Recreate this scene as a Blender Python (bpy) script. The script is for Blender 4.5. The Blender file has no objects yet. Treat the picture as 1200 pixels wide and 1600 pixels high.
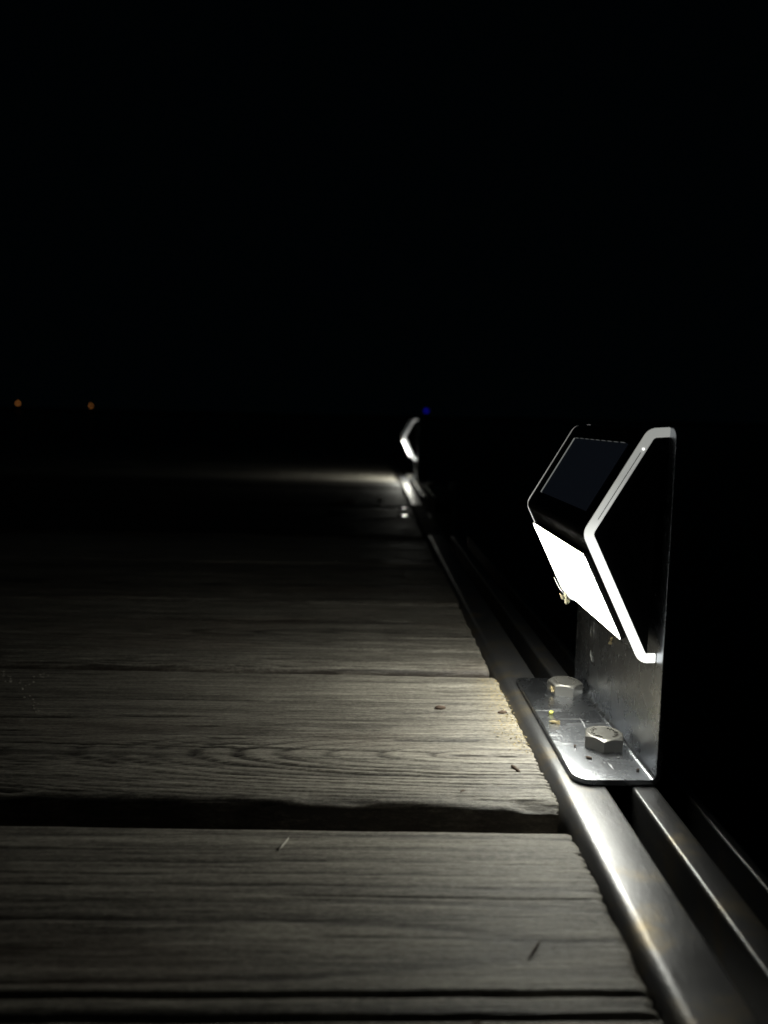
import bpy, math, random
import numpy as np
from mathutils import Matrix, Vector
random.seed(7)
rng = np.random.default_rng(11)
S = bpy.context.scene
COL = S.collection

# ------------------------------------------------------------------ camera
def make_camera():
    f, cx, cy, vx, vy, roll = 1200.0, 600.0, 800.0, 572.0, 652.0, math.radians(1.0)
    d = np.array([vx - cx, -(vy - cy), f]); d /= np.linalg.norm(d)
    u = np.array([math.sin(roll), math.cos(roll), 0.0]); u -= u.dot(d) * d; u /= np.linalg.norm(u)
    r = np.cross(u, d)
    M = np.stack([r, d, u], 1)               # world -> camera (right, up, forward)
    right, up, fwd = M[0], M[1], M[2]
    cd = bpy.data.cameras.new('camera'); co = bpy.data.objects.new('camera', cd); COL.objects.link(co)
    co.matrix_world = Matrix(((right[0], up[0], -fwd[0], 0), (right[1], up[1], -fwd[1], 0),
                              (right[2], up[2], -fwd[2], 0.13), (0, 0, 0, 1)))
    cd.lens = 27.0; cd.sensor_width = 36.0; cd.sensor_fit = 'AUTO'
    cd.clip_start = 0.005; cd.clip_end = 2000
    cd.dof.use_dof = True; cd.dof.focus_distance = 0.315; cd.dof.aperture_fstop = 9.8
    S.camera = co
    return M
CM = make_camera()
# ------------------------------------------------------------------ world: moonless night
W = bpy.data.worlds.new('World'); S.world = W; W.use_nodes = True
bg = W.node_tree.nodes['Background']
bg.inputs['Color'].default_value = (0.25, 0.75, 1.0, 1); bg.inputs['Strength'].default_value = 0.0007
S.view_settings.view_transform = 'Standard'; S.view_settings.look = 'None'
S.view_settings.exposure = 0; S.view_settings.gamma = 1; S.view_settings.use_curve_mapping = False
S.cycles.use_denoising = True
S.cycles.max_bounces = 8
S.cycles.sample_clamp_indirect = 2
S.cycles.blur_glossy = 1.0
S.cycles.light_sampling_threshold = 0.0
PANEL, PANEL_DOWN, STRIP_LOW = 9.5, 44.0, 1.5

# ------------------------------------------------------------------ node helpers
def mat(name):
    m = bpy.data.materials.new(name); m.use_nodes = True
    nt = m.node_tree; b = nt.nodes['Principled BSDF']
    return m, nt, b
def N(nt, t, **kw):
    n = nt.nodes.new(t)
    for k, v in kw.items():
        if k in n.inputs: n.inputs[k].default_value = v
        else: setattr(n, k, v)
    return n
def coords(nt, scale=(1, 1, 1)):
    g = nt.nodes.new('ShaderNodeNewGeometry') if False else nt.nodes.new('ShaderNodeTexCoord')
    mp = nt.nodes.new('ShaderNodeMapping'); mp.inputs['Scale'].default_value = scale
    nt.links.new(g.outputs['Object'], mp.inputs['Vector'])
    return mp.outputs['Vector']
def noise(nt, vec, scale, detail=4, rough=.55):
    n = N(nt, 'ShaderNodeTexNoise'); n.inputs['Scale'].default_value = scale
    n.inputs['Detail'].default_value = detail; n.inputs['Roughness'].default_value = rough
    nt.links.new(vec, n.inputs['Vector']); return n.outputs['Fac']
def ramp(nt, fac, stops):
    r = nt.nodes.new('ShaderNodeValToRGB'); e = r.color_ramp.elements
    e[0].position, e[0].color = stops[0][0], (*stops[0][1], 1)
    e[1].position, e[1].color = stops[-1][0], (*stops[-1][1], 1)
    for p, c in stops[1:-1]:
        k = e.new(p); k.color = (*c, 1)
    nt.links.new(fac, r.inputs['Fac']); return r.outputs['Color']
def bump(nt, b, h, strength, dist, prev=None):
    n = nt.nodes.new('ShaderNodeBump'); n.inputs['Strength'].default_value = strength; n.inputs['Distance'].default_value = dist
    nt.links.new(h, n.inputs['Height'])
    if prev is not None: nt.links.new(prev, n.inputs['Normal'])
    nt.links.new(n.outputs['Normal'], b.inputs['Normal']); return n.outputs['Normal']
def math_(nt, op, a, b):
    n = nt.nodes.new('ShaderNodeMath'); n.operation = op
    for i, v in enumerate((a, b)):
        if isinstance(v, (int, float)): n.inputs[i].default_value = v
        else: nt.links.new(v, n.inputs[i])
    return n.outputs[0]
def mixc(nt, fac, a, b, blend='MIX'):
    n = nt.nodes.new('ShaderNodeMix'); n.data_type = 'RGBA'; n.blend_type = blend
    for s, v in ((n.inputs[0], fac), (n.inputs[6], a), (n.inputs[7], b)):
        if isinstance(v, (int, float)): s.default_value = v
        elif isinstance(v, tuple): s.default_value = (*v, 1)
        else: nt.links.new(v, s)
    return n.outputs[2]

# weathered wood: colour attribute R = grain tone, G = lichen/pollen stain, B = blotch of old brown
def wood_material():
    m, nt, b = mat('weathered_wood')
    at = nt.nodes.new('ShaderNodeAttribute'); at.attribute_name = 'tone'
    sp = nt.nodes.new('ShaderNodeSeparateColor'); nt.links.new(at.outputs['Color'], sp.inputs[0])
    fib = noise(nt, coords(nt, (60, 2600, 400)), 1.0, 3, .6)
    fib2 = noise(nt, coords(nt, (300, 5000, 900)), 1.0, 2, .6)
    spk = noise(nt, coords(nt, (.45, 1, 1)), 1000, 4, .8)
    t = math_(nt, 'ADD', sp.outputs[0], math_(nt, 'MULTIPLY', math_(nt, 'SUBTRACT', fib, .5), .85))
    t = math_(nt, 'ADD', t, math_(nt, 'MULTIPLY', math_(nt, 'SUBTRACT', spk, .5), 1.1))
    c = ramp(nt, t, [(0, (.018, .016, .014)), (.3, (.080, .074, .064)), (.6, (.222, .209, .181)), (1, (.46, .435, .375))])
    c = mixc(nt, math_(nt, 'MULTIPLY', sp.outputs[2], .30), c, (.13, .09, .065))
    lk = ramp(nt, noise(nt, coords(nt), 700, 3, .7), [(.42, (0, 0, 0)), (.62, (1, 1, 1))])
    lf = math_(nt, 'MULTIPLY', sp.outputs[1], lk)
    c = mixc(nt, lf, c, (.44, .35, .17))
    nt.links.new(c, b.inputs['Base Color'])
    r = math_(nt, 'ADD', .36, math_(nt, 'MULTIPLY', fib, .26))
    nt.links.new(r, b.inputs['Roughness'])
    b.inputs['Specular IOR Level'].default_value = .55
    nb = bump(nt, b, fib, 1.0, .0004)
    nb = bump(nt, b, fib2, .6, .00012, nb)
    bump(nt, b, spk, .8, .00035, nb)
    return m
WOOD = wood_material()

def metal_material(name, col, rough, scr=(1, 1, 1), scale=900, bstr=.12, dirt=.3, warm=False, rvar=.15, metallic=1.0):
    m, nt, b = mat(name)
    v = coords(nt, scr)
    n1 = noise(nt, v, scale, 4, .6); n2 = noise(nt, coords(nt), 60, 5, .65); n3 = noise(nt, coords(nt), 1100, 5, .75)
    c = mixc(nt, math_(nt, 'MULTIPLY', n2, dirt), tuple(col), tuple(x * .45 for x in col))
    if warm:
        wr = ramp(nt, n2, [(.50, (0, 0, 0)), (.74, (1, 1, 1))])
        c = mixc(nt, math_(nt, 'MULTIPLY', wr, .7), c, (.30, .24, .14))
    specks = ramp(nt, n3, [(.66, (0, 0, 0)), (.70, (1, 1, 1))])
    c = mixc(nt, math_(nt, 'MULTIPLY', specks, dirt * 1.4), c, (.16, .13, .09))
    nt.links.new(c, b.inputs['Base Color'])
    b.inputs['Metallic'].default_value = metallic
    r = math_(nt, 'ADD', math_(nt, 'ADD', rough, math_(nt, 'MULTIPLY', math_(nt, 'SUBTRACT', n2, .5), rvar * 2)),
              math_(nt, 'MULTIPLY', specks, .3))
    nt.links.new(r, b.inputs['Roughness'])
    nb = bump(nt, b, n1, bstr, .0002)
    bump(nt, b, n3, bstr * .6, .0002, nb)
    return m
ALU = metal_material('mill_aluminium', (.19, .192, .20), .36, (1, .35, 1), 900, .35, .5, True, .14, .86)
STEEL = metal_material('brushed_stainless', (.52, .545, .595), .27, (.06, 1, .3), 2600, .32, .40, False, .09)
BOLT = metal_material('bolt_steel', (.27, .265, .25), .32, (1, 1, 1), 1800, .5, .45, False, .10, .75)

def add_scratches(m):
    nt = m.node_tree; b = nt.nodes['Principled BSDF']
    f = None
    for sc, th in (((40, 900, 300), .70), ((500, 60, 120), .72), ((260, 330, 60), .74)):
        n = ramp(nt, noise(nt, coords(nt, sc), 1.0, 2, .5), [(th - .02, (0, 0, 0)), (th + .03, (1, 1, 1))])
        f = n if f is None else math_(nt, 'MAXIMUM', f, n)
    old = b.inputs['Roughness'].links[0].from_socket
    nt.links.new(math_(nt, 'ADD', old, math_(nt, 'MULTIPLY', f, .2)), b.inputs['Roughness'])
    oc = b.inputs['Base Color'].links[0].from_socket
    nt.links.new(mixc(nt, math_(nt, 'MULTIPLY', f, .35), oc, (.9, .9, .9)), b.inputs['Base Color'])
add_scratches(STEEL)

def plain(name, col, rough=.5, metallic=0, spec=.5, var=.2, scale=300, bstr=0):
    m, nt, b = mat(name)
    n = noise(nt, coords(nt), scale, 4)
    c = mixc(nt, n, tuple(x * (1 - var) for x in col), tuple(min(1, x * (1 + var)) for x in col))
    nt.links.new(c, b.inputs['Base Color']); b.inputs['Roughness'].default_value = rough
    b.inputs['Metallic'].default_value = metallic; b.inputs['Specular IOR Level'].default_value = spec
    if bstr: bump(nt, b, n, bstr, .0005)
    return m
BLACK = plain('gloss_black_plastic', (.010, .010, .011), .40, var=.1)
SIDEBLACK = plain('satin_black_plastic', (.012, .013, .014), .35, var=.1)
SEAM = plain('seam_grey', (.22, .25, .22), .5)
RUBBER = plain('dark_rubber', (.012, .012, .012), .85, spec=.2)
JOIST = plain('joist_wood', (.10, .085, .07), .8)
GOLD = plain('dry_insect_wing', (.36, .29, .15), .6, var=.5, scale=1500)
PALE = plain('pale_insect', (.55, .52, .36), .5, var=.3, scale=1500)
GREENY = plain('yellow_green_flake', (.45, .46, .10), .7, var=.3, scale=1500)
HUSK = plain('brown_husk', (.075, .05, .035), .8, var=.5, scale=1500, bstr=.5)
LEAFM = plain('dead_leaf', (.16, .09, .06), .7, var=.4, scale=200)
WEB = plain('silk', (.75, .78, .8), .3, var=.05)
CHIP = plain('pale_wood_splinter', (.5, .47, .42), .6, var=.2)
SMEAR = plain('dried_smear', (.42, .42, .40), .6, var=.3, scale=2000)

def emit(name, col, s):
    m = bpy.data.materials.new(name); m.use_nodes = True; nt = m.node_tree
    b = nt.nodes['Principled BSDF']; b.inputs['Base Color'].default_value = (.8, .8, .8, 1); b.inputs['Roughness'].default_value = .35
    b.inputs['Emission Color'].default_value = (*col, 1); b.inputs['Emission Strength'].default_value = s
    return m
PANELM = emit('lit_diffuser', (1.0, .99, .87), PANEL)
PANELD = emit('lit_prism_underside', (1.0, .99, .87), PANEL_DOWN)
LEDM = emit('pin_led', (1, 1, .95), 2.0)
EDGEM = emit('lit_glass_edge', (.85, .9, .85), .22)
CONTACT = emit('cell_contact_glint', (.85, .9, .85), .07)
ORANGE = emit('sodium_lamp', (1.0, .36, .08), .6)
BLUE = emit('blue_led', (.015, .01, 1.0), .22)
def strip_material():
    m = emit('translucent_strip', (.97, .99, .93), 1.0); nt = m.node_tree; b = nt.nodes['Principled BSDF']
    tc = nt.nodes.new('ShaderNodeTexCoord'); s = nt.nodes.new('ShaderNodeSeparateXYZ'); nt.links.new(tc.outputs['Object'], s.inputs[0])
    mr = nt.nodes.new('ShaderNodeMapRange'); nt.links.new(s.outputs[2], mr.inputs[0])
    mr.inputs[1].default_value = .0; mr.inputs[2].default_value = .16; mr.inputs[3].default_value = 0; mr.inputs[4].default_value = 1
    z = lambda v: v / .16
    c = ramp(nt, mr.outputs[0], [(z(.045), (1, 1, 1)), (z(.086), (.9, .9, .9)), (z(.097), (.40, .40, .40)), (z(.112), (.23, .23, .23)), (z(.13), (.20, .20, .20))])
    nt.links.new(math_(nt, 'MULTIPLY', c, STRIP_LOW), b.inputs['Emission Strength'])
    return m
STRIP = strip_material()
def solar_material():
    m, nt, b = mat('solar_cell'); v = coords(nt)
    c = mixc(nt, noise(nt, v, 120, 3), (.016, .022, .036), (.03, .04, .06))
    nt.links.new(c, b.inputs['Base Color']); b.inputs['Roughness'].default_value = .16
    b.inputs['Coat Weight'].default_value = .6; b.inputs['Coat Roughness'].default_value = .08
    # faint even glow added to the cell so that it stays visible
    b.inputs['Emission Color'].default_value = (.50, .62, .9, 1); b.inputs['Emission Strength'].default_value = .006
    return m
SOLAR = solar_material()

# ------------------------------------------------------------------ mesh helpers
def mesh_obj(name, V, F, m, parent=None, origin=(0, 0, 0), smooth=False, bevel=0, seg=2):
    me = bpy.data.meshes.new(name)
    V = np.asarray(V, float) - np.asarray(origin, float)
    me.from_pydata(V.tolist(), [], [tuple(f) for f in F]); me.validate(); me.update()
    if smooth: me.polygons.foreach_set('use_smooth', [True] * len(me.polygons))
    if m: me.materials.append(m)
    o = bpy.data.objects.new(name, me); COL.objects.link(o)
    if parent: o.parent = parent
    else: o.location = origin
    if bevel:
        md = o.modifiers.new('bevel', 'BEVEL'); md.width = bevel; md.segments = seg; md.limit_method = 'ANGLE'; md.angle_limit = math.radians(35)
        md.harden_normals = True
    return o
def tag(o, label=None, cat=None, group=None, kind=None):
    if label: o['label'] = label
    if cat: o['category'] = cat
    if group: o['group'] = group
    if kind: o['kind'] = kind
    return o
def empty(name, loc, label, cat, group=None):
    o = bpy.data.objects.new(name, None); COL.objects.link(o); o.location = loc; o.empty_display_size = .02
    return tag(o, label, cat, group)
def round_poly(pts, radii, n=6, closed=True):
    out = []; P = [np.array(p, float) for p in pts]; L = len(P)
    for i, p in enumerate(P):
        r = radii[i] if hasattr(radii, '__len__') else radii
        if r <= 0 or (not closed and i in (0, L - 1)): out.append(p); continue
        a, c = P[i - 1], P[(i + 1) % L]
        d1 = (a - p) / np.linalg.norm(a - p); d2 = (c - p) / np.linalg.norm(c - p)
        ang = math.acos(max(-1, min(1, d1.dot(d2)))); t = r / math.tan(ang / 2)
        ctr = p + (d1 + d2) / np.linalg.norm(d1 + d2) * r / math.sin(ang / 2)
        s = p + d1 * t - ctr; e = p + d2 * t - ctr
        for k in range(n + 1):
            q = s * (1 - k / n) + e * (k / n); q = q / np.linalg.norm(q) * r; out.append(ctr + q)
    return [tuple(q) for q in out]
def extrude_xz(name, poly, y0, y1, m, parent=None, origin=(0, 0, 0), bevel=0, smooth=False):
    n = len(poly)
    V = [(x, y0, z) for x, z in poly] + [(x, y1, z) for x, z in poly]
    F = [tuple(range(n)), tuple(range(2 * n - 1, n - 1, -1))] + [(i, i + n, (i + 1) % n + n, (i + 1) % n) for i in range(n)]
    o = mesh_obj(name, V, F, m, parent, origin, bevel=bevel)
    fix_normals(o)
    if smooth:
        for p in o.data.polygons: p.use_smooth = len(p.vertices) == 4
    return o
def fix_normals(o):
    import bmesh
    bm = bmesh.new(); bm.from_mesh(o.data); bmesh.ops.recalc_face_normals(bm, faces=bm.faces[:]); bm.to_mesh(o.data); bm.free()
def box(name, a, b, m, parent=None, origin=(0, 0, 0), bevel=0):
    (x0, y0, z0), (x1, y1, z1) = a, b
    V = [(x, y, z) for x in (x0, x1) for y in (y0, y1) for z in (z0, z1)]
    F = [(0, 1, 3, 2), (4, 6, 7, 5), (0, 4, 5, 1), (2, 3, 7, 6), (0, 2, 6, 4), (1, 5, 7, 3)]
    return mesh_obj(name, V, F, m, parent, origin, bevel=bevel)
def tube(path, rad, n=6):
    V, F = [], []
    P = [np.array(p, float) for p in path]
    for i, p in enumerate(P):
        t = P[min(i + 1, len(P) - 1)] - P[max(i - 1, 0)]; t /= np.linalg.norm(t)
        a = np.cross(t, (0, 0, 1.)) if abs(t[2]) < .9 else np.cross(t, (1., 0, 0)); a /= np.linalg.norm(a); b = np.cross(t, a)
        r = rad[i] if hasattr(rad, '__len__') else rad
        for k in range(n):
            th = 2 * math.pi * k / n; V.append(tuple(p + r * (math.cos(th) * a + math.sin(th) * b)))
    for i in range(len(P) - 1):
        for k in range(n):
            F.append((i * n + k, i * n + (k + 1) % n, (i + 1) * n + (k + 1) % n, (i + 1) * n + k))
    F += [tuple(range(n))[::-1], tuple((len(P) - 1) * n + k for k in range(n))]
    return V, F

# ------------------------------------------------------------------ numpy noise
def _h(ix, iy, seed):
    n = (ix.astype(np.int64) * 374761393 + iy.astype(np.int64) * 668265263 + seed * 982451653) & 0x7fffffff
    n = ((n ^ (n >> 13)) * 1274126177) & 0x7fffffff
    n = (n ^ (n >> 16)) & 0xffff
    return n / 65535.0
def vn(x, y, seed=0):
    x, y = np.broadcast_arrays(x, y)
    ix, iy = np.floor(x), np.floor(y); fx, fy = x - ix, y - iy
    fx = fx * fx * fx * (fx * (fx * 6 - 15) + 10); fy = fy * fy * fy * (fy * (fy * 6 - 15) + 10)
    a, b, c, d = _h(ix, iy, seed), _h(ix + 1, iy, seed), _h(ix, iy + 1, seed), _h(ix + 1, iy + 1, seed)
    return (a * (1 - fx) + b * fx) * (1 - fy) + (c * (1 - fx) + d * fx) * fy * 1.0
def fbm(x, y, seed=0, o=3):
    s, a, t = 0, 1, 0
    for k in range(o):
        s = s + a * vn(x * 2 ** k, y * 2 ** k, seed + k * 17); t += a; a *= .5
    return s / t
def sstep(a, b, x):
    t = np.clip((x - a) / (b - a), 0, 1); return t * t * (3 - 2 * t)

# ------------------------------------------------------------------ the dock
dock = empty('wooden_dock', (-.8, 1.4, -.03), 'weathered grey timber boat dock with an aluminium edge rail, receding into the dark', 'dock')
DO = (-.8, 1.4, -.03)
XL = -1.62
TH = .028
def plank(ny, fy, sl_n, sl_f, xr, z=0.0, seed=0, dy=.0005, ncol=120, P=None, cracks=(), label=None, deep=1.0):
    """ny, fy: near / far edge y at the rail end; sl_*: slope of those edges along x"""
    P = P or {}
    # columns: dense next to the rail end, stretching towards the far left
    k = np.linspace(0, 1, ncol)
    xs = xr - (abs(XL - xr)) * (0.10 * k + 0.90 * k ** 3.2)
    xs = np.concatenate([[xr, xr - .0004], xs[1:]])
    W0 = fy - ny
    rr = P.get('arris', .0028)
    nr = max(6, int((W0 - 2 * rr) / dy))
    ang = np.linspace(0, math.pi / 2, 6)
    tt = [0, 0, 0, 0] + list(rr * (1 - np.cos(ang)))
    zz = [-TH, -TH * .7, -TH * .45, -TH * .25] + list(-rr + rr * np.sin(ang))
    top = np.linspace(rr, W0 - rr, nr)[1:-1]
    tt += list(top); zz += [0] * len(top)
    tt += list(W0 - rr * (1 - np.cos(ang[::-1]))); zz += list(-rr + rr * np.sin(ang[::-1]))
    tt += [W0] * 3; zz += [-TH * .3, -TH * .6, -TH]
    tt, zz = np.array(tt), np.array(zz)
    X, T = np.meshgrid(xs, tt); Z0 = np.repeat(zz[:, None], len(xs), 1)
    dx = X - xr
    yn = ny + sl_n * dx; yf = fy + sl_f * dx
    Yb = yn + (yf - yn) * (T / W0)
    # ---- growth rings
    yc = P.get('yc', ny + W0 * .35); z0 = P.get('z0', .01); tilt = P.get('tilt', .05); sp = P.get('sp', .0038)
    Yw = Yb + .0035 * (fbm(X * 9, Yb * 14, seed + 1, 2) - .5) + .0009 * (fbm(X * 60, Yb * 160, seed + 2, 2) - .5)
    if 'knot' in P:
        kx, ky, kr = P['knot']
        q = np.exp(-(((X - kx) / (kr * 3.2)) ** 2 + ((Yb - ky) / kr) ** 2))
        Yw = Yw + q * np.sign(Yb - ky + 1e-9) * -.004
    d = np.sqrt((Yw - yc) ** 2 + (z0 + tilt * (X - xr) + .0028 * (fbm(X * 4, Yb * 6, seed + 3, 2) - .5)) ** 2)
    dd = np.abs(Yw - yc)
    ring = d / sp * (1 + P.get('fine', 0) * d) + 1.0 * fbm(X * 1.5, Yb * 40, seed + 4, 2)
    p = ring - np.floor(ring)
    rnd = _h(np.floor(ring), np.floor(ring) * 0, seed + 9)
    ridge = 1 - np.exp(-(np.minimum(p, 1 - p) / (.08 + .06 * rnd)) ** 2)
    lite = sstep(.1, .9, p)
    amp = (.35 + .65 * rnd) * P.get('ramp', lambda x, y: 1.0)(X, Yb)
    fine = fbm(X * 45, Yb * 1100, seed + 5, 2) - .5
    mid = fbm(X * 14, Yb * 420, seed + 6, 2) - .5
    hgt = deep * (.00075 * amp * (ridge - .6 + .35 * lite) + .00030 * mid + .00028 * fine)
    tone = .50 + .55 * amp * (ridge - .8) + .10 * amp * (lite - .5) + .38 * mid + .36 * fine + .22 * (fbm(X * 7, Yb * 22, seed + 7, 3) - .5)
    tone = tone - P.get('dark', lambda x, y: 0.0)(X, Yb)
    # ---- cracks and checks
    cr = list(cracks)
    rr_ = np.random.default_rng(seed + 100)
    for _ in range(P.get('checks', 14)):
        L = rr_.uniform(.008, .035); x0 = rr_.uniform(-.32, xr - .03); y0 = ny + W0 * rr_.uniform(*P.get('chk', (.15, .85)))
        cr.append((x0, x0 + L, y0, y0 + rr_.uniform(-.0004, .0004), .0005 * rr_.uniform(.6, 1.6), .0009, .0))
    for (x0, x1, ya, yb, w, dep, wob) in cr:
        yy = ya + (yb - ya) * (X - x0) / (x1 - x0) + wob * (fbm(X * 40, 0 * X, seed + 8, 2) - .5)
        e = sstep(x0 - .004, x0 + .004, X) * (1 - sstep(x1 - .004, x1 + .004, X))
        g = np.exp(-((Yb - yy) / w) ** 2) * e
        hgt = hgt - dep * g; tone = tone - .55 * g
    if 'knot' in P:
        q2 = np.exp(-(((X - kx) / (kr * 1.4)) ** 2 + ((Yb - ky) / (kr * .5)) ** 2))
        tone = tone + .25 * q2 - .5 * np.exp(-(((X - kx - .003) / .003) ** 2 + ((Yb - ky) / .0016) ** 2)); hgt = hgt + .0006 * q2
    topw = np.clip((Z0 + rr) / rr, 0, 1)
    # ---- broken near arris
    tear = P.get('tear', .0006)
    ne = np.exp(-(T / .004) ** 2); fe = np.exp(-((W0 - T) / .004) ** 2)
    low = np.abs(fbm(X * 16, 0 * X + 3.3, seed + 11, 4) - .5) * 2.4 - .35 + .5 * (fbm(X * 60, T * 300, seed + 18, 2) - .5)
    hgt = hgt - ne * tear * 1.6 * np.clip(low * 3 + .5, 0, 1.3) - fe * .0004 * (fbm(X * 30, 0 * X, seed + 12, 2))
    Z = z + Z0 + hgt * (.15 + .85 * topw)
    side = (1 - topw)
    Y = Yb + side * .0007 * (fbm(X * 30, Z0 * 900 + T * 5, seed + 13, 3) - .5) + ne * tear * 1.5 * low
    # cupping
    Z = Z + P.get('cup', 0) * ((T / W0 - .5) ** 2 * 4 - .35)
    # ---- frayed end
    fr = .0016 * (fbm(0 * T, Yb * 1000, seed + 14, 2) - .5) * vn(0 * T, Yb * 130, seed + 22) + .0014 * (fbm(0 * T, Yb * 190, seed + 15, 3) - .5)
    endw = sstep(.012, 0.0, xr - X)
    Xo = X + fr * endw - .0006 * endw * (1 - ridge) * (1 - np.clip(rnd, 0, 1)) * topw
    Z = Z - .0006 * sstep(.0018, 0, xr - X) * topw * (.3 + fbm(X * 0, Yb * 500, seed + 16, 2))
    lich = P.get('lichen', lambda x, y: 0 * x)(X, Yb) * topw
    brown = sstep(.5, .75, fbm(X * 9, Yb * 40, seed + 19, 2)) * .6
    brown = np.maximum(brown, side * .35)
    tone = tone - .30 * side * (T < W0 * .5) - .1 * side  # shade of the plank gaps put into the tone of side faces
    R, C = X.shape
    V = np.stack([Xo, Y, Z], -1).reshape(-1, 3)
    idx = np.arange(R * C).reshape(R, C)
    q = np.stack([idx[:-1, :-1], idx[1:, :-1], idx[1:, 1:], idx[:-1, 1:]], -1).reshape(-1, 4)
    # end caps: rail end and far-left end, folded to the underside, plus the underside itself
    V2 = V.reshape(R, C, 3)
    capR = V2[:, 0].copy(); capR[:, 2] = z - TH; capL = V2[:, -1].copy(); capL[:, 2] = z - TH
    base = R * C
    cR = base + np.arange(R); cL = base + R + np.arange(R)
    qR = np.stack([idx[:-1, 0], cR[:-1], cR[1:], idx[1:, 0]], -1)
    qL = np.stack([idx[:-1, -1], idx[1:, -1], cL[1:], cL[:-1]], -1)
    Vall = np.concatenate([V, capR, capL]) - np.array(DO)
    Fq = np.concatenate([q, qR, qL, [[idx[0, 0], idx[0, -1], idx[-1, -1], idx[-1, 0]]]])
    Fq = Fq[:, ::-1]
    me = bpy.data.meshes.new('plank')
    me.vertices.add(len(Vall)); me.vertices.foreach_set('co', Vall.astype(np.float32).ravel())
    nf = len(Fq); me.loops.add(nf * 4); me.loops.foreach_set('vertex_index', Fq.astype(np.int32).ravel())
    me.polygons.add(nf); me.polygons.foreach_set('loop_start', np.arange(0, nf * 4, 4, dtype=np.int32))
    me.polygons.foreach_set('loop_total', np.full(nf, 4, dtype=np.int32))
    sm = np.ones(nf, bool); sm[len(q):] = False
    me.polygons.foreach_set('use_smooth', sm); me.update(calc_edges=True)
    ca = me.attributes.new('tone', 'FLOAT_COLOR', 'POINT')
    tc = np.ones((len(Vall), 4), np.float32)
    tc[:base, 0] = np.clip(tone, 0, 1).ravel(); tc[base:, 0] = .25
    tc[:base, 1] = np.clip(lich, 0, 1).ravel(); tc[base:, 1] = 0
    tc[:base, 2] = brown.ravel(); tc[base:, 2] = .8
    ca.data.foreach_set('color', tc.ravel())
    me.materials.append(WOOD)
    o = bpy.data.objects.new('plank', me); COL.objects.link(o); o.parent = dock
    if label: o['label'] = label
    return o

# first plank (nearest the camera)
plank(.088, .2350, -.012, -.016, .0692, -.0035, 21, .0005, 150,
      dict(yc=.178, z0=.012, tilt=.06, sp=.0075, arris=.0012, checks=0, chk=(.6, .95), ramp=lambda x, y: .6 + 0 * x,
           dark=lambda x, y: .20 * sstep(-.02, -.07, x) * np.exp(-((y - .187 - .04 * (x + .05)) / .010) ** 2)),
      cracks=[(-1.2, .0675, .1575, .1640, .0007, .0022, .0006), (-1.2, .0675, .1485, .1572, .0008, .0024, .0006),
              (-.01, .0675, .1835, .1822, .0003, .0004, .0004), (-.02, .0675, .2010, .1995, .0004, .0007, .0004)], deep=.9,
      label='nearest plank, crossed by two long dark grooves')
# second plank: brightest
plank(.2445, .3768, -.030, -.023, .0680, 0.0, 5, .0004, 170,
      dict(yc=.285, z0=.002, tilt=.16, sp=.0040, fine=14, arris=.0032, tear=.0015, checks=30, chk=(.26, .66), cup=.0006,
           knot=(-.1075, .2733, .006), ramp=lambda x, y: .35 + 1.0 * sstep(.31, .285, y),
           lichen=lambda x, y: sstep(.046, .067, x) ** 1.5 * sstep(.284, .296, y) * .42),
      cracks=[(-.14, .03, .2935, .2868, .00035, .0009, .0012), (-.02, .0675, .3015, .2995, .0003, .0006, .0006),
              (-.2, .05, .3420, .3395, .0003, .0005, .0006)],
      label='brightest plank, with golden lichen crumbs at its rail end')
# third and fourth
plank(.3870, .5275, -.022, -.020, .0669, -.0002, 33, .00055, 150,
      dict(yc=.455, z0=.003, tilt=.10, sp=.0042, fine=6, checks=26, chk=(.2, .8), ramp=lambda x, y: .55 + .7 * sstep(.47, .42, y),
           dark=lambda x, y: .30 * np.exp(-(((x + .03) / .06) ** 2 + ((y - .480) / .004) ** 2))),
      cracks=[(-.10, .03, .4840, .4800, .0006, .0010, .001)])
plank(.5365, .6780, -.018, -.02, .0692, -.0014, 47, .0008, 120, dict(yc=.59, z0=.006, tilt=.07, sp=.005, checks=14, dark=lambda x, y: .12))
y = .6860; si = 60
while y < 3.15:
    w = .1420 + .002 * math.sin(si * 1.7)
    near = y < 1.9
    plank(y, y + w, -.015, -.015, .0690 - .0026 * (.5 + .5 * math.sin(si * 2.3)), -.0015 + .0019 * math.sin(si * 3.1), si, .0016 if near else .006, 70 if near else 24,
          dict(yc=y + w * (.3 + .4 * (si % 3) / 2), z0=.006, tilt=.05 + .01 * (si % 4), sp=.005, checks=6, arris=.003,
               dark=lambda x, y, k=(.42 if .80 < y < 1.40 else .36 if 1.40 < y < 1.5 else -.14): k))  # unlit band and far light pool put into plank tone: darker, then paler
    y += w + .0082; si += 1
y = .088 - .0062; si = 91
for _ in range(2):
    plank(y - .144, y, -.012, -.012, .068, -.002, si, .004, 24, dict(checks=0)); y -= .1502; si += 1
YEND = 3.16
# joists under the planks
for jx in (-1.5, -.75, -.02):
    box('joist', (jx, -.2, -.14), (jx + .045, YEND, -.0325), JOIST, dock, DO, .003)
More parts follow.
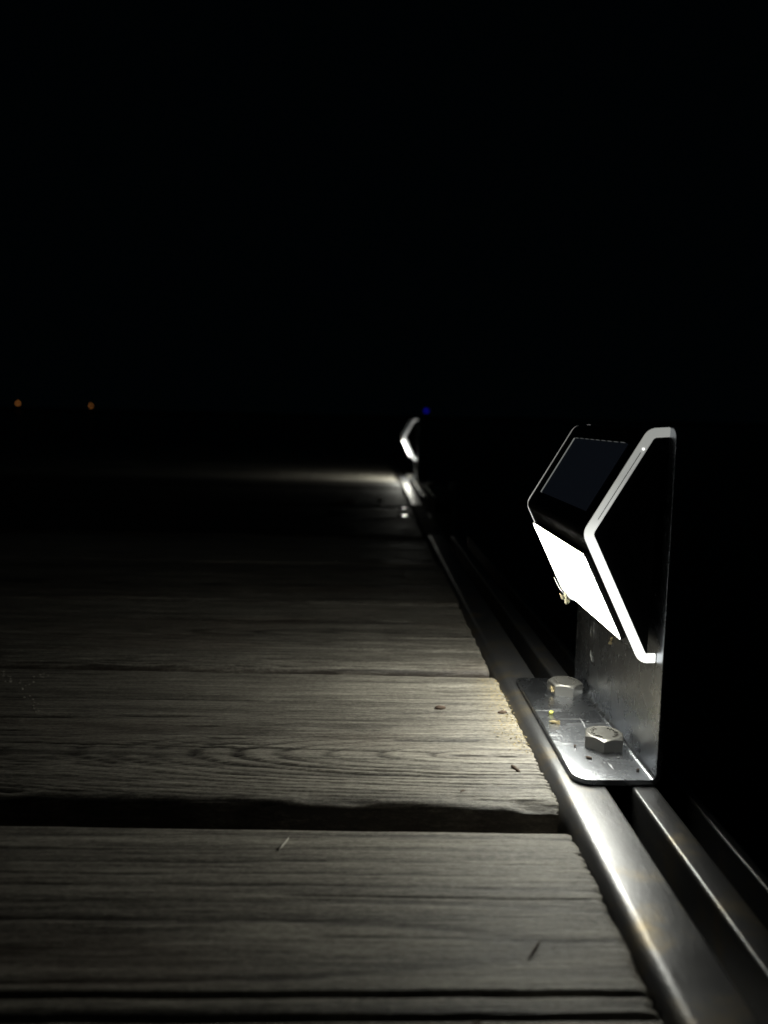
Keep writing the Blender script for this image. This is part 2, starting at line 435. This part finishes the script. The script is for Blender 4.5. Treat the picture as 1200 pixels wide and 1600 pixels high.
# aluminium edge rail: first rail with a rounded shoulder, a slot, second strip, slot, outer strip
RT = -.001
r1 = round_poly([(.0695, -.045), (.0695, RT), (.0893, RT), (.0893, -.012), (.0870, -.045)], [0, .0062, .0008, 0, 0], 10)
extrude_xz('edge_rail', r1, -.3, .86, ALU, dock, DO, smooth=False)
extrude_xz('edge_rail', r1, 1.165, YEND, ALU, dock, DO, smooth=False)
extrude_xz('added_dark_rail', [(x, z - .002) for x, z in r1], .862, 1.163, RUBBER, dock, DO, smooth=False)  # invented dark cover added here so the rail stops reflecting the far lamp
r2 = round_poly([(.0985, -.040), (.0985, RT), (.1078, RT), (.1078, -.040)], [0, .0013, .0010, 0], 5)
extrude_xz('rail_flange', r2, -.3, .86, ALU, dock, DO); extrude_xz('rail_flange', r2, 1.30, YEND, ALU, dock, DO)
r3 = round_poly([(.1172, -.12), (.1172, RT - .001), (.1215, RT - .001), (.1215, -.12)], [0, .0010, .0014, 0], 5)
extrude_xz('rail_flange', r3, -.3, .86, ALU, dock, DO); extrude_xz('rail_flange', r3, 1.30, YEND, ALU, dock, DO)
extrude_xz('rail_channel', [(.0872, -.0455), (.0872, -.0405), (.1170, -.0405), (.1170, -.0455)], -.3, YEND, ALU, dock, DO)
for o in dock.children:
    if o.name.startswith(('edge_rail', 'rail_flange', 'added_dark_rail')):
        for p_ in o.data.polygons: p_.use_smooth = len(p_.vertices) == 4
        md = o.modifiers.new('edges', 'EDGE_SPLIT'); md.split_angle = math.radians(30)
# left-hand edge rail
extrude_xz('edge_rail', round_poly([(XL - .022, -.12), (XL - .022, RT), (XL - .003, RT), (XL - .003, -.12)], [0, .003, .003, 0], 4), -.3, YEND, ALU, dock, DO)

# ------------------------------------------------------------------ the solar dock lamp
LO = (.0925, .3175, -.001)
lamp = empty('dock_lamp', LO, 'large solar dock lamp in sharp focus, bolted to the rail beside the brightest plank', 'lamp', 'solar lamps along the dock edge')
PY0, PY1 = .2625, .3726
def bracket():
    t, ri = .0023, .0022
    xl, zb, zt = .0778, RT, .1288
    xin0, xin1 = .1074, .1066                   # inner face at bottom and top (leans a little)
    # path of the INNER (upper / left) surface with its outward normal
    pts, nrm = [], []
    zu = zb + t
    for x in np.linspace(xl, xin0 - ri, 26): pts.append((x, zu)); nrm.append((0, 1))
    for a in np.linspace(0, math.pi / 2, 8)[1:]:
        c = (xin0 - ri, zu + ri); pts.append((c[0] + ri * math.sin(a), c[1] - ri * math.cos(a))); nrm.append((-math.sin(a), math.cos(a)))
    for z in np.linspace(zu + ri, zt, 60)[1:]:
        f = (z - zu) / (zt - zu); pts.append((xin0 + (xin1 - xin0) * f, z)); nrm.append((-1, 0))
    pts = np.array(pts); nrm = np.array(nrm, float)
    s = np.concatenate([[0], np.cumsum(np.linalg.norm(np.diff(pts, axis=0), axis=1))]); L = s[-1]
    # resample extra near both ends so that the rounded corners are smooth
    def inset(v, r):
        return r - math.sqrt(max(0, r * r - (r - v) ** 2)) if v < r else 0
    ss = sorted(set(list(s) + [k * .0003 for k in range(0, 24)] + [L - k * .0003 for k in range(0, 18)]))
    V, F = [], []
    NY = 10
    for v in ss:
        p = np.array([np.interp(v, s, pts[:, 0]), np.interp(v, s, pts[:, 1])])
        n = np.array([np.interp(v, s, nrm[:, 0]), np.interp(v, s, nrm[:, 1])]); n /= np.linalg.norm(n)
        y0 = PY0 + max(inset(v, .0068), inset(L - v, .0042)); y1 = PY1 - max(inset(v, .0030), inset(L - v, .0042))
        for q in (p, p - n * t):
            for k in range(NY + 1): V.append((q[0], y0 + (y1 - y0) * k / NY, q[1]))
    m = NY + 1; R = len(ss)
    I = lambda r, sd, k: r * 2 * m + sd * m + k
    for r in range(R - 1):
        for k in range(NY):
            F.append((I(r, 0, k), I(r, 0, k + 1), I(r + 1, 0, k + 1), I(r + 1, 0, k)))
            F.append((I(r, 1, k), I(r + 1, 1, k), I(r + 1, 1, k + 1), I(r, 1, k + 1)))
        F.append((I(r, 0, 0), I(r + 1, 0, 0), I(r + 1, 1, 0), I(r, 1, 0)))
        F.append((I(r, 0, NY), I(r, 1, NY), I(r + 1, 1, NY), I(r + 1, 0, NY)))
    for k in range(NY):
        F.append((I(0, 0, k), I(0, 1, k), I(0, 1, k + 1), I(0, 0, k + 1)))
        F.append((I(R - 1, 0, k), I(R - 1, 0, k + 1), I(R - 1, 1, k + 1), I(R - 1, 1, k)))
    o = mesh_obj('bracket', V, F, STEEL, lamp, LO, smooth=True); fix_normals(o)
    md = o.modifiers.new('bevel', 'BEVEL'); md.width = .0009; md.segments = 4; md.limit_method = 'ANGLE'; md.angle_limit = math.radians(50)
    md2 = o.modifiers.new('edges', 'EDGE_SPLIT'); md2.split_angle = math.radians(32)
    return o
bracket()
T1, NO, BO = (.0993, .1282), (.0777, .0906), (.1010, .0432)
def lerp(a, b, t): return (a[0] + (b[0] - a[0]) * t, a[1] + (b[1] - a[1]) * t)
SY0, SY1 = .2680, .3662
def housing():
    ins = .0006
    body = [(.1034, .12862), (.09935, .12810), (.07783, .0906), lerp((.07783, .0906), (.10108, .0433), .93), (.1034, .0480)]
    poly = round_poly(body, [0, .005, .0045, .0015, 0], 6)
    o = extrude_xz('housing', poly, SY0 + .0010, SY1 - .0008, BLACK, lamp, LO, bevel=.0003)
    return o
housing()
def strip(y0, y1):
    outer = round_poly([(.1066, .1287), T1, NO, BO, (.1066, .0434)], [0, .0052, .0056, .0046, 0], 8, closed=False)
    P = np.array(outer); w = .0034
    nn = []
    for i in range(len(P)):
        t = P[min(i + 1, len(P) - 1)] - P[max(i - 1, 0)]; t /= np.linalg.norm(t); nn.append((-t[1], t[0]))
    nn = np.array(nn)
    if (P[3] + nn[3] * .01)[0] < P[3][0]: nn = -nn
    nn[0] = (0, -1); nn[-1] = (0, 1)
    Q = P + nn * w
    V, F = [], []
    c = .0005
    for a, b, n in zip(P, Q, nn):
        for (pt, yy) in ((a + n * c, y0), (b - n * c, y0), (b, y0 + c), (b, y1), (a, y1), (a, y0 + c)):
            V.append((pt[0], yy, pt[1]))
    for i in range(len(P) - 1):
        for k in range(6):
            F.append((i * 6 + k, i * 6 + (k + 1) % 6, (i + 1) * 6 + (k + 1) % 6, (i + 1) * 6 + k))
    F += [tuple(range(6)), tuple((len(P) - 1) * 6 + k for k in range(6))[::-1]]
    # subdivide long limbs is not needed: emission is read per shading point
    o = mesh_obj('light_strip', V, F, STRIP, lamp, LO, smooth=False); fix_normals(o)
    return o, Q
st1, Q1 = strip(SY0, SY0 + .0012)
def mirror_strip():
    o = st1.copy(); o.data = st1.data.copy(); COL.objects.link(o)
    co = np.zeros(len(o.data.vertices) * 3); o.data.vertices.foreach_get('co', co); co = co.reshape(-1, 3)
    co[:, 1] = (SY0 + SY1 - (co[:, 1] + LO[1])) - LO[1]
    o.data.vertices.foreach_set('co', co.ravel()); fix_normals(o); o.parent = lamp
mirror_strip()
# black cheeks inside the strips
inner = [(min(float(q[0]), .1036), float(q[1])) for q in Q1]
box('mount_block', (.1030, .2765, .053), (.1066, .3580, .121), SIDEBLACK, lamp, LO, .0005)
for a, b in ((SY0 + .0006, SY0 + .0011), (SY1 - .0011, SY1 - .0006)):
    extrude_xz('side_panel', inner, a, b, SIDEBLACK, lamp, LO)
# groove line and pin LED on the upper limb of the near strip
ga, gb = lerp(T1, NO, .20), lerp(T1, NO, .84)
gn = (.0015, -.0009)
gx = [(ga[0] + gn[0], ga[1] + gn[1]), (ga[0] + gn[0] + .00022, ga[1] + gn[1] - .00012), (gb[0] + gn[0] + .00022, gb[1] + gn[1] - .00012), (gb[0] + gn[0], gb[1] + gn[1])]
extrude_xz('seam', gx, SY0 - .00005, SY0 + .0006, SEAM, lamp, LO)
lx, lz = lerp(T1, NO, .17); lx += .0018; lz -= .0009
Vb, Fb = tube([(lx, SY0 - .0002, lz), (lx, SY0 + .001, lz)], .0004, 8); mesh_obj('pin_light', Vb, Fb, LEDM, lamp, LO)
# lit lens, a slightly proud box on the lower face
def face_box(name, A, B, t0, t1, y0, y1, out, inn, m, rad=.0015, bev=.0004, up=False):
    d = np.array(B) - np.array(A); Ld = np.linalg.norm(d); d /= Ld
    n = np.array([d[1], -d[0]]);
    if n[0] > 0: n = -n
    rect = round_poly([(t0 * Ld, y0), (t1 * Ld, y0), (t1 * Ld, y1), (t0 * Ld, y1)], rad, 5)
    V = []
    for o_ in (out, -inn):
        for s, yy in rect:
            p = np.array(A) + d * s + n * o_; V.append((p[0], yy, p[1]))
    k = len(rect)
    F = [tuple(range(k)), tuple(range(2 * k - 1, k - 1, -1))] + [(i, i + k, (i + 1) % k + k, (i + 1) % k) for i in range(k)]
    o = mesh_obj(name, V, F, m, lamp, LO, bevel=bev); fix_normals(o); return o
def prism_lens():
    """prismatic diffuser: a flight of tiny steps whose undersides throw most of the light down on the deck"""
    A = np.array(NO); d = np.array(BO) - A; Ld = np.linalg.norm(d); d /= Ld; n = np.array([d[1], -d[0]])
    if n[0] > 0: n = -n
    n_st = 40; t0, t1, out, rc = .165 * Ld, .835 * Ld, .0016, .0020
    V, F, mi = [], [], []
    for k in range(n_st):
        a = t0 + (t1 - t0) * k / n_st; b = t0 + (t1 - t0) * (k + 1) / n_st; m_ = (a + b) / 2
        e = min(m_ - t0, t1 - m_); ins = rc - math.sqrt(max(0, rc * rc - (rc - e) ** 2)) if e < rc else 0
        y0, y1 = .2735 + ins, .3590 - ins
        P = A + d * a + n * out; Q = A + d * b + n * out; K = np.array([P[0], Q[1]])     # outward face P-K, underside K-Q
        Pb, Qb = A + d * a - n * .001, A + d * b - n * .001
        o_ = len(V)
        for yy in (y0, y1):
            for p in (P, K, Q, Qb, Pb): V.append((p[0], yy, p[1]))
        F += [(o_, o_ + 1, o_ + 6, o_ + 5), (o_ + 1, o_ + 2, o_ + 7, o_ + 6), (o_ + 4, o_ + 3, o_ + 2, o_ + 1, o_), (o_ + 5, o_ + 6, o_ + 7, o_ + 8, o_ + 9)]
        mi += [0, 1, 2, 2]
        F.append((o_, o_ + 5, o_ + 9, o_ + 4)); mi.append(2)
        F.append((o_ + 2, o_ + 3, o_ + 8, o_ + 7)); mi.append(2)
    o = mesh_obj('lens', V, F, PANELM, lamp, LO)
    o.data.materials.append(PANELD); o.data.materials.append(BLACK)
    o.data.polygons.foreach_set('material_index', mi)
    return o
prism_lens()
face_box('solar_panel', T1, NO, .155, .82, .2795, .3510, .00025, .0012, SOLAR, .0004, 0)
face_box('panel_rim', T1, NO, .155, .82, .3510, .3520, .0004, .0012, EDGEM, .0001, 0)
for k in range(9):      # cell contacts along the top edge of the solar panel
    yy = .3500 - k * .0078
    face_box('cell_contact', T1, NO, .148, .153, yy - .0042, yy, .0004, .0012, CONTACT, .0001, 0)

def bolt(cx, cy, rot):
    a = .0146 / 2; H = .0054; rc = a * .93; n = 72
    z0 = RT + .0023
    V, F = [], []
    for k in range(n):
        th = 2 * math.pi * k / n + rot
        f = ((th - rot + math.pi / 6) % (math.pi / 3)) - math.pi / 6
        R = a / math.cos(f); zt = H - max(0, R - rc) * math.tan(math.radians(32))
        c, s = math.cos(th), math.sin(th)
        for (r, z) in ((R, 0), (R, zt), (rc, H), (rc * .84, H - .00012)): V.append((cx + r * c, cy + r * s, z0 + z))
    for k in range(n):
        j = (k + 1) % n
        for q in range(3): F.append((k * 4 + q, j * 4 + q, j * 4 + q + 1, k * 4 + q + 1))
    F.append(tuple(k * 4 + 3 for k in range(n)))
    o = mesh_obj('bolt', V, F, BOLT, lamp, LO); fix_normals(o)
    md = o.modifiers.new('bevel', 'BEVEL'); md.width = .00018; md.segments = 2; md.limit_method = 'ANGLE'; md.angle_limit = math.radians(22)
    # raised forging marks round the rim of the head (not legible in the photograph)
    r_ = np.random.default_rng(int(cy * 10000)); V, F = [], []
    for k in range(26):
        th = k / 26 * 2 * math.pi + r_.uniform(-.05, .05)
        if 1.0 < (th % math.pi) < 2.0: continue
        rr_ = rc * .70; L = r_.uniform(.0004, .0009); w = .00022; al = th + r_.choice([0, math.pi / 2, .8])
        px, py = cx + rr_ * math.cos(th), cy + rr_ * math.sin(th)
        b0 = len(V)
        for dz in (-.0002, .0004):
            for sx, sy in ((-1, -1), (1, -1), (1, 1), (-1, 1)):
                u, v = sx * L, sy * w
                V.append((px + u * math.cos(al) - v * math.sin(al), py + u * math.sin(al) + v * math.cos(al), z0 + H - .00012 + dz))
        F += [tuple(b0 + i for i in f) for f in ((3, 2, 1, 0), (4, 5, 6, 7), (0, 1, 5, 4), (1, 2, 6, 5), (2, 3, 7, 6), (3, 0, 4, 7))]
    mk = mesh_obj('head_mark', V, F, BOLT, o, LO)
view = math.atan2(-.32, -.098)
bolt(.0976, .3535, view)                      # a flat faces the camera
bolt(.0976, .2925, view + math.pi / 6)        # a corner faces the camera

def copy_tree(o, parent=None, loc=None):
    c = o.copy(); COL.objects.link(c)
    if parent: c.parent = parent
    if loc is not None: c.location = loc
    for ch in list(o.children): copy_tree(ch, c)
    return c
lamp2 = copy_tree(lamp, None, (LO[0], LO[1] + 1.335, LO[2]))
lamp2['label'] = 'small blurred solar dock lamp far down the dock, glowing white at mid picture'

# ------------------------------------------------------------------ small things on the dock
def ico(c, r, m, name, parent=None, origin=(0, 0, 0), n1=8, n2=6, jitter=0.0, rot=(0, 0, 0)):
    from mathutils import Euler
    E = Euler(rot).to_matrix()
    V, F = [], []
    for i in range(n2 + 1):
        ph = math.pi * i / n2
        for k in range(n1):
            th = 2 * math.pi * k / n1
            v = Vector((r[0] * math.cos(ph), r[1] * math.sin(ph) * math.cos(th), r[2] * math.sin(ph) * math.sin(th)))
            v *= 1 + random.uniform(-jitter, jitter); v = E @ v
            V.append((c[0] + v.x, c[1] + v.y, c[2] + v.z))
    for i in range(n2):
        for k in range(n1): F.append((i * n1 + k, i * n1 + (k + 1) % n1, (i + 1) * n1 + (k + 1) % n1, (i + 1) * n1 + k))
    o = mesh_obj(name, V, F, m, parent, origin, smooth=True); fix_normals(o); return o
def husk(x, y, L, w, ang, label, m=HUSK, cat='debris', name='seed_husk', z=-.0006):
    o = ico((x, y, z + w * .5), (L / 2, w / 2, w / 2), m, name, None, (x, y, z), 8, 9, .16, (0, 0, ang))
    return tag(o, label, cat)
husk(.0359, .3329, .0048, .0022, .05, 'small dark seed husk lying mid plank, left of the golden lichen crumbs')
husk(.0632, .3289, .0040, .0020, .1, 'brown seed husk at the end of the brightest plank, level with the lamp bracket', z=-.0008)
husk(.0584, .2727, .0062, .0016, -1.2, 'dark upright twig fragment near the front corner of the brightest plank', z=-.0005)
husk(.0362, .2551, .0030, .0014, .9, 'tiny brown crumb near the torn front edge of the brightest plank')
husk(.0450, .1790, .0085, .0005, 1.0, 'thin dark fallen needle on the nearest plank', name='pine_needle', cat='needle', z=-.0035)
husk(.0254, .1528, .0060, .0018, .7, 'dark crumb at the bottom edge of the picture on the nearest plank', z=-.0035)
husk(-.0233, .2265, .0070, .0007, 1.25, 'short pale wood splinter near the far edge of the nearest plank', m=CHIP, name='wood_splinter', cat='splinter', z=-.0032)
husk(.0239, 1.1963, .0070, .0060, .3, 'tiny pale pebble on the dark planks left of the far rail', m=CHIP, name='pebble', cat='pebble')
husk(.0880, .2800, .0026, .0009, -.5, 'tiny dark grit sliver on the base plate in front of the near bolt', z=.0013, name='grit_sliver')
husk(.0855, .2905, .0011, .0009, .2, 'tiny dark speck on the base plate left of the near bolt', z=.0013, name='grit_speck')
husk(.1035, .2700, .0012, .0010, .2, 'tiny dark speck at the front right corner of the base plate', z=.0013, name='grit_speck')

def insect(loc, body_dir, L, label, m=PALE, wings=True, name='midge'):
    t = empty(name, loc, label, 'insect')
    d = Vector(body_dir).normalized(); a = d.cross(Vector((0, 1, 0))).normalized(); b = d.cross(a)
    loc = Vector(loc)
    path = [loc + d * (L * k) for k in (-.5, -.32, -.1, .2, .5)]
    V, F = tube(path, [L * .04, L * .14, L * .17, L * .12, L * .03], 8); o = mesh_obj('body', V, F, m, t, loc, smooth=True)
    V, F = tube([path[0] - d * L * .1, path[0] + d * L * .05], [L * .06, L * .09], 8); mesh_obj('head', V, F, m, t, loc, smooth=True)
    for s in (-1, 1):
        if wings:
            p0 = loc - d * L * .15; p1 = loc + d * L * .4 + a * s * L * .28 + b * L * .1; p2 = loc + d * L * .62 + a * s * L * .08 + b * L * .05
            th = b * L * .012
            V = [p0 - th, p1 - th, p2 - th, p0 + th, p1 + th, p2 + th]
            mesh_obj('wing', V, [(2, 1, 0), (3, 4, 5), (0, 1, 4, 3), (1, 2, 5, 4), (2, 0, 3, 5)], m, t, loc)
        for k in (-.25, -.05, .1):
            p0 = loc + d * L * k; p1 = p0 + a * s * L * .3 + b * L * .15; p2 = p1 + a * s * L * .2 - d * L * .25
            V, F = tube([p0, p1, p2], L * .012, 4); mesh_obj('leg', V, F, m, t, loc)
    return t
insect((.0972, .3580, .0462), (.25, -.1, -1), .0052, 'pale midge hanging from a silk thread at the lower corner of the lit lens')
insect((.1062, .3165, .0375), (-.35, 0, -1), .0034, 'golden winged insect stuck on the bracket under the lens', GOLD, name='moth')
o = husk(.0842, .3247, .0026, .0016, .7, 'yellow-green flake on the base plate', m=GREENY, cat='flake', name='plant_flake', z=.0013)
o['label'] = 'yellow-green flake on the base plate, behind the broken golden insect'
insect((.0832, .3142, .0020), (1, -.25, 0), .0040, 'broken golden insect lying flat on the base plate between the bolts and plate edge', GOLD, name='dead_insect')
insect((.0903, .3492, .0040), (.25, -.45, -1), .0026, 'brown insect wing stuck on the left side of the far bolt', GOLD, name='insect_wing')
V, F = tube([(.0916, .3605, .0556), (.0930, .3598, .0525), (.0951, .3589, .0492), (.0966, .3582, .0474)], .00007, 5)
tag(mesh_obj('silk_thread', V, F, WEB, None, (.0951, .3589, .0492)), 'fine bluish silk thread running from the lens down to the midge', 'thread')
# dried smears on the upright plate
smears = [((.1069, .3440, .0385), (.1070, .3425, .0300), 'longest pale smear'), ((.1069, .3480, .0350), (.1070, .3470, .0300), 'faint pale smear left of the longest one'),
          ((.1070, .3470, .0240), (.1071, .3440, .0190), 'short curved pale smear low')]
for a, b, nm in smears:
    a, b = np.array(a), np.array(b); m_ = (a + b) / 2 + (0, .0008, 0)
    V, F = tube([a, m_, b], [.00006, .00016, .00005], 5)
    tag(mesh_obj('dried_smear', V, F, SMEAR, None, tuple(b)), nm + ' on the upright bracket plate under the lens', 'smear')
# golden crumbs of lichen on the end grain
r_ = np.random.default_rng(3); V, F = [], []
for k in range(300):
    px = .0685 - abs(r_.normal(0, .0055)); py = r_.uniform(.286, .372)
    if px < .040: continue
    s = r_.uniform(.00012, .0004); b0 = len(V); c = np.array([px, py, .0001 + s * .3])
    for _ in range(4): V.append(tuple(c + r_.normal(0, 1, 3) * s * (1, 1, .6)))
    F += [(b0, b0 + 1, b0 + 2), (b0, b0 + 3, b0 + 1), (b0 + 1, b0 + 3, b0 + 2), (b0, b0 + 2, b0 + 3)]
tag(mesh_obj('lichen_crumbs', V, F, GOLD, None, (.06, .33, 0)), 'golden lichen crumbs scattered over the rail end of the brightest plank', 'lichen', kind='stuff')
# dew specks of an old cobweb
V, F = [], []
pts = [(-.178, .372), (-.172, .366), (-.168, .361), (-.165, .3585), (-.160, .357), (-.158, .363), (-.156, .369), (-.1565, .351), (-.150, .338), (-.146, .330), (-.140, .3235), (-.18, .352), (-.174, .355)]
for (px, py) in pts:
    for q in range(3):
        s = random.uniform(.00025, .0006); cx_, cy_ = px + random.uniform(-.003, .003), py + random.uniform(-.003, .003); b0 = len(V)
        for v in ((1, 0, 0), (-1, 0, 0), (0, .5, 0), (0, -.5, 0), (0, 0, .8), (0, 0, -.8)): V.append((cx_ + v[0] * s * 1.6, cy_ + v[1] * s, .0011 + v[2] * s))
        F += [tuple(b0 + i for i in f) for f in ((0, 2, 4), (2, 1, 4), (1, 3, 4), (3, 0, 4), (2, 0, 5), (1, 2, 5), (3, 1, 5), (0, 3, 5))]
tag(mesh_obj('cobweb_specks', V, F, CHIP, None, (-.165, .355, 0)), 'faint pale cobweb specks on the dark left part of the brightest plank', 'cobweb', kind='stuff')

# two wet spots that mirror the far lamp
def water_mat():
    m, nt, b = mat('still_water'); b.inputs['Base Color'].default_value = (.02, .02, .02, 1); b.inputs['Roughness'].default_value = .06
    bump(nt, b, noise(nt, coords(nt), 60, 2), .05, .0005); return m
WET = water_mat()
def puddle(cx_, cy_, rx, ry, z, label):
    V, F = [], []; n = 20
    for ring_, hz in ((1.0, -.0006), (.93, .0007), (.6, .0010)):
        for k in range(n):
            th = 2 * math.pi * k / n; j = 1 + .12 * math.sin(3 * th + cy_ * 9)
            V.append((cx_ + rx * ring_ * j * math.cos(th), cy_ + ry * ring_ * j * math.sin(th), z + hz))
    for r in range(2):
        for k in range(n): F.append((r * n + k, r * n + (k + 1) % n, (r + 1) * n + (k + 1) % n, (r + 1) * n + k))
    F.append(tuple(2 * n + k for k in range(n)))
    tag(mesh_obj('water_puddle', V, F, WET, None, (cx_, cy_, z), smooth=True), label, 'puddle')
puddle(.0530, 1.012, .0100, .012, .0005, 'nearer and brighter wet spot shining at the plank ends before the far lamp')
puddle(.0560, 1.100, .0075, .007, .0005, 'farther and smaller wet spot shining at the plank ends before the far lamp')
# dead leaf
def leaf():
    V, F = [], []; n = 7
    for i in range(n):
        t = i / (n - 1); w = .011 * math.sin(math.pi * min(1, t * .95 + .03)); x = -.045 + .034 * t
        for s, dz in ((-1, .004), (0, 0), (1, .005)):
            V.append((x, 1.118 + s * w, .002 + dz * math.sin(math.pi * t) + .004 * t * t))
    for i in range(n - 1):
        for k in range(2): F.append((i * 3 + k, i * 3 + k + 1, (i + 1) * 3 + k + 1, (i + 1) * 3 + k))
    o = mesh_obj('dead_leaf', V, F, LEAFM, None, (-.03, 1.118, .002), smooth=True)
    md = o.modifiers.new('thick', 'SOLIDIFY'); md.thickness = .0005
    tag(o, 'curled reddish dead leaf on the dark planks left of the two wet spots', 'leaf')
leaf()

# ------------------------------------------------------------------ pile guide on the outside of the dock
YG = 1.50
G0 = (.15, YG, -.2)
pg = empty('pile_guide', G0, 'dim metal pile guide with a roller, fixed low outside the rail before the far lamp', 'pile guide')
DARKM = metal_material('dull_galvanised', (.75, .72, .62), .55, (1, 1, 1), 300, .3, .2, False, .1, .1)
box('upright', (.1235, YG, -.16), (.1345, YG + .03, .004), DARKM, pg, G0, .002)
box('upright', (.1690, YG, -.16), (.1815, YG + .03, .004), DARKM, pg, G0, .002)
box('back_plate', (.1347, YG + .018, -.16), (.1688, YG + .026, -.006), DARKM, pg, G0, .001)
V, F = tube([(.1352, YG + .002, -.042), (.148, YG + .002, -.042), (.1683, YG + .002, -.042)], [.011, .014, .011], 20)
mesh_obj('roller', V, F, RUBBER, pg, G0, smooth=False)
V, F = tube([(.1455, YG - .014, -.030), (.1455, YG + .018, -.030)], .0055, 6)
mesh_obj('bolt', V, F, BOLT, pg, G0)

# ------------------------------------------------------------------ water, shore and distant lights
def ray_dir(px, py):
    w = CM.T @ np.array([px - 600.0, -(py - 800.0), 1200.0]); return w / w[1]
WZ = -.45
m, nt, b = mat('night_water'); b.inputs['Base Color'].default_value = (.004, .009, .010, 1); b.inputs['Roughness'].default_value = .30
b.inputs['IOR'].default_value = 1.33
bump(nt, b, noise(nt, coords(nt, (1, 2.2, 1)), 1.6, 6, .55), .6, .12)
V = [(-900, -30, WZ), (900, -30, WZ), (900, 300, WZ), (-900, 300, WZ)]
tag(mesh_obj('water', V, [(0, 1, 2, 3)], m), kind='structure')
SHORE = plain('dark_shore_grass', (.02, .028, .015), .9, scale=.4)
V, F = [], []
xs = np.linspace(-900, 900, 91); ys = [296, 304, 320, 380, 520, 800]
hz = [-.9, .1, .7, 1.3, 2.0, 2.5]
for j, yy in enumerate(ys):
    for xx in xs: V.append((xx, yy + (3 * math.sin(xx * .03) if j else 0), WZ + hz[j] + (float(vn(np.array(xx * .02), np.array(yy * .02), 3)) - .5) * j * .3))
nx = len(xs)
for j in range(len(ys) - 1):
    for i in range(nx - 1): F.append((j * nx + i, j * nx + i + 1, (j + 1) * nx + i + 1, (j + 1) * nx + i))
tag(mesh_obj('shore', V, F, SHORE, smooth=True), kind='structure')
POST = plain('dark_lamp_post', (.04, .04, .04), .6)
def shore_lamp(px, py, label, D=310.0, s=1.0, strength=3.0):
    w = ray_dir(px, py); x, z = w[0] * D, .13 + w[2] * D
    t = empty('street_lamp', (x, D, WZ), label, 'street lamp', 'orange street lamps on the far shore')
    V, F = tube([(x, D, WZ), (x, D, z - .35)], [.12, .07], 8); mesh_obj('post', V, F, POST, t, (x, D, WZ))
    o = ico((x, D, z), (.40 * s, .40 * s, .40 * s), ORANGE, 'globe', t, (x, D, WZ), 14, 10)
    V, F = tube([(x, D, z + .36), (x, D, z + .46)], [.30, .04], 10); mesh_obj('cap', V, F, POST, t, (x, D, WZ))
    return t
shore_lamp(28, 630, 'orange street lamp dot nearest the left edge of the picture')
shore_lamp(142, 634, 'orange street lamp dot, the one farther right of the two', s=.85)
# blue marker light on a thin pole standing in the water
def marker():
    D = 7.0; w = ray_dir(666, 642); x, z = w[0] * D, .13 + w[2] * D
    t = empty('marker_light', (x, D, WZ), 'tiny blue marker light just above and right of the far dock lamp', 'marker light')
    V, F = tube([(x, D, WZ - .3), (x, D, z - .014)], .016, 10); mesh_obj('pole', V, F, POST, t, (x, D, WZ))
    V, F = tube([(x, D, z - .014), (x, D, z - .011), (x, D, z + .011), (x, D, z + .016)], [.014, .0155, .0155, .010], 14); mesh_obj('lens', V, F, BLUE, t, (x, D, WZ), smooth=False)
    V, F = tube([(x, D, z + .0165), (x, D, z + .024), (x, D, z + .030)], [.018, .017, .006], 14); mesh_obj('cap', V, F, POST, t, (x, D, WZ))
marker()
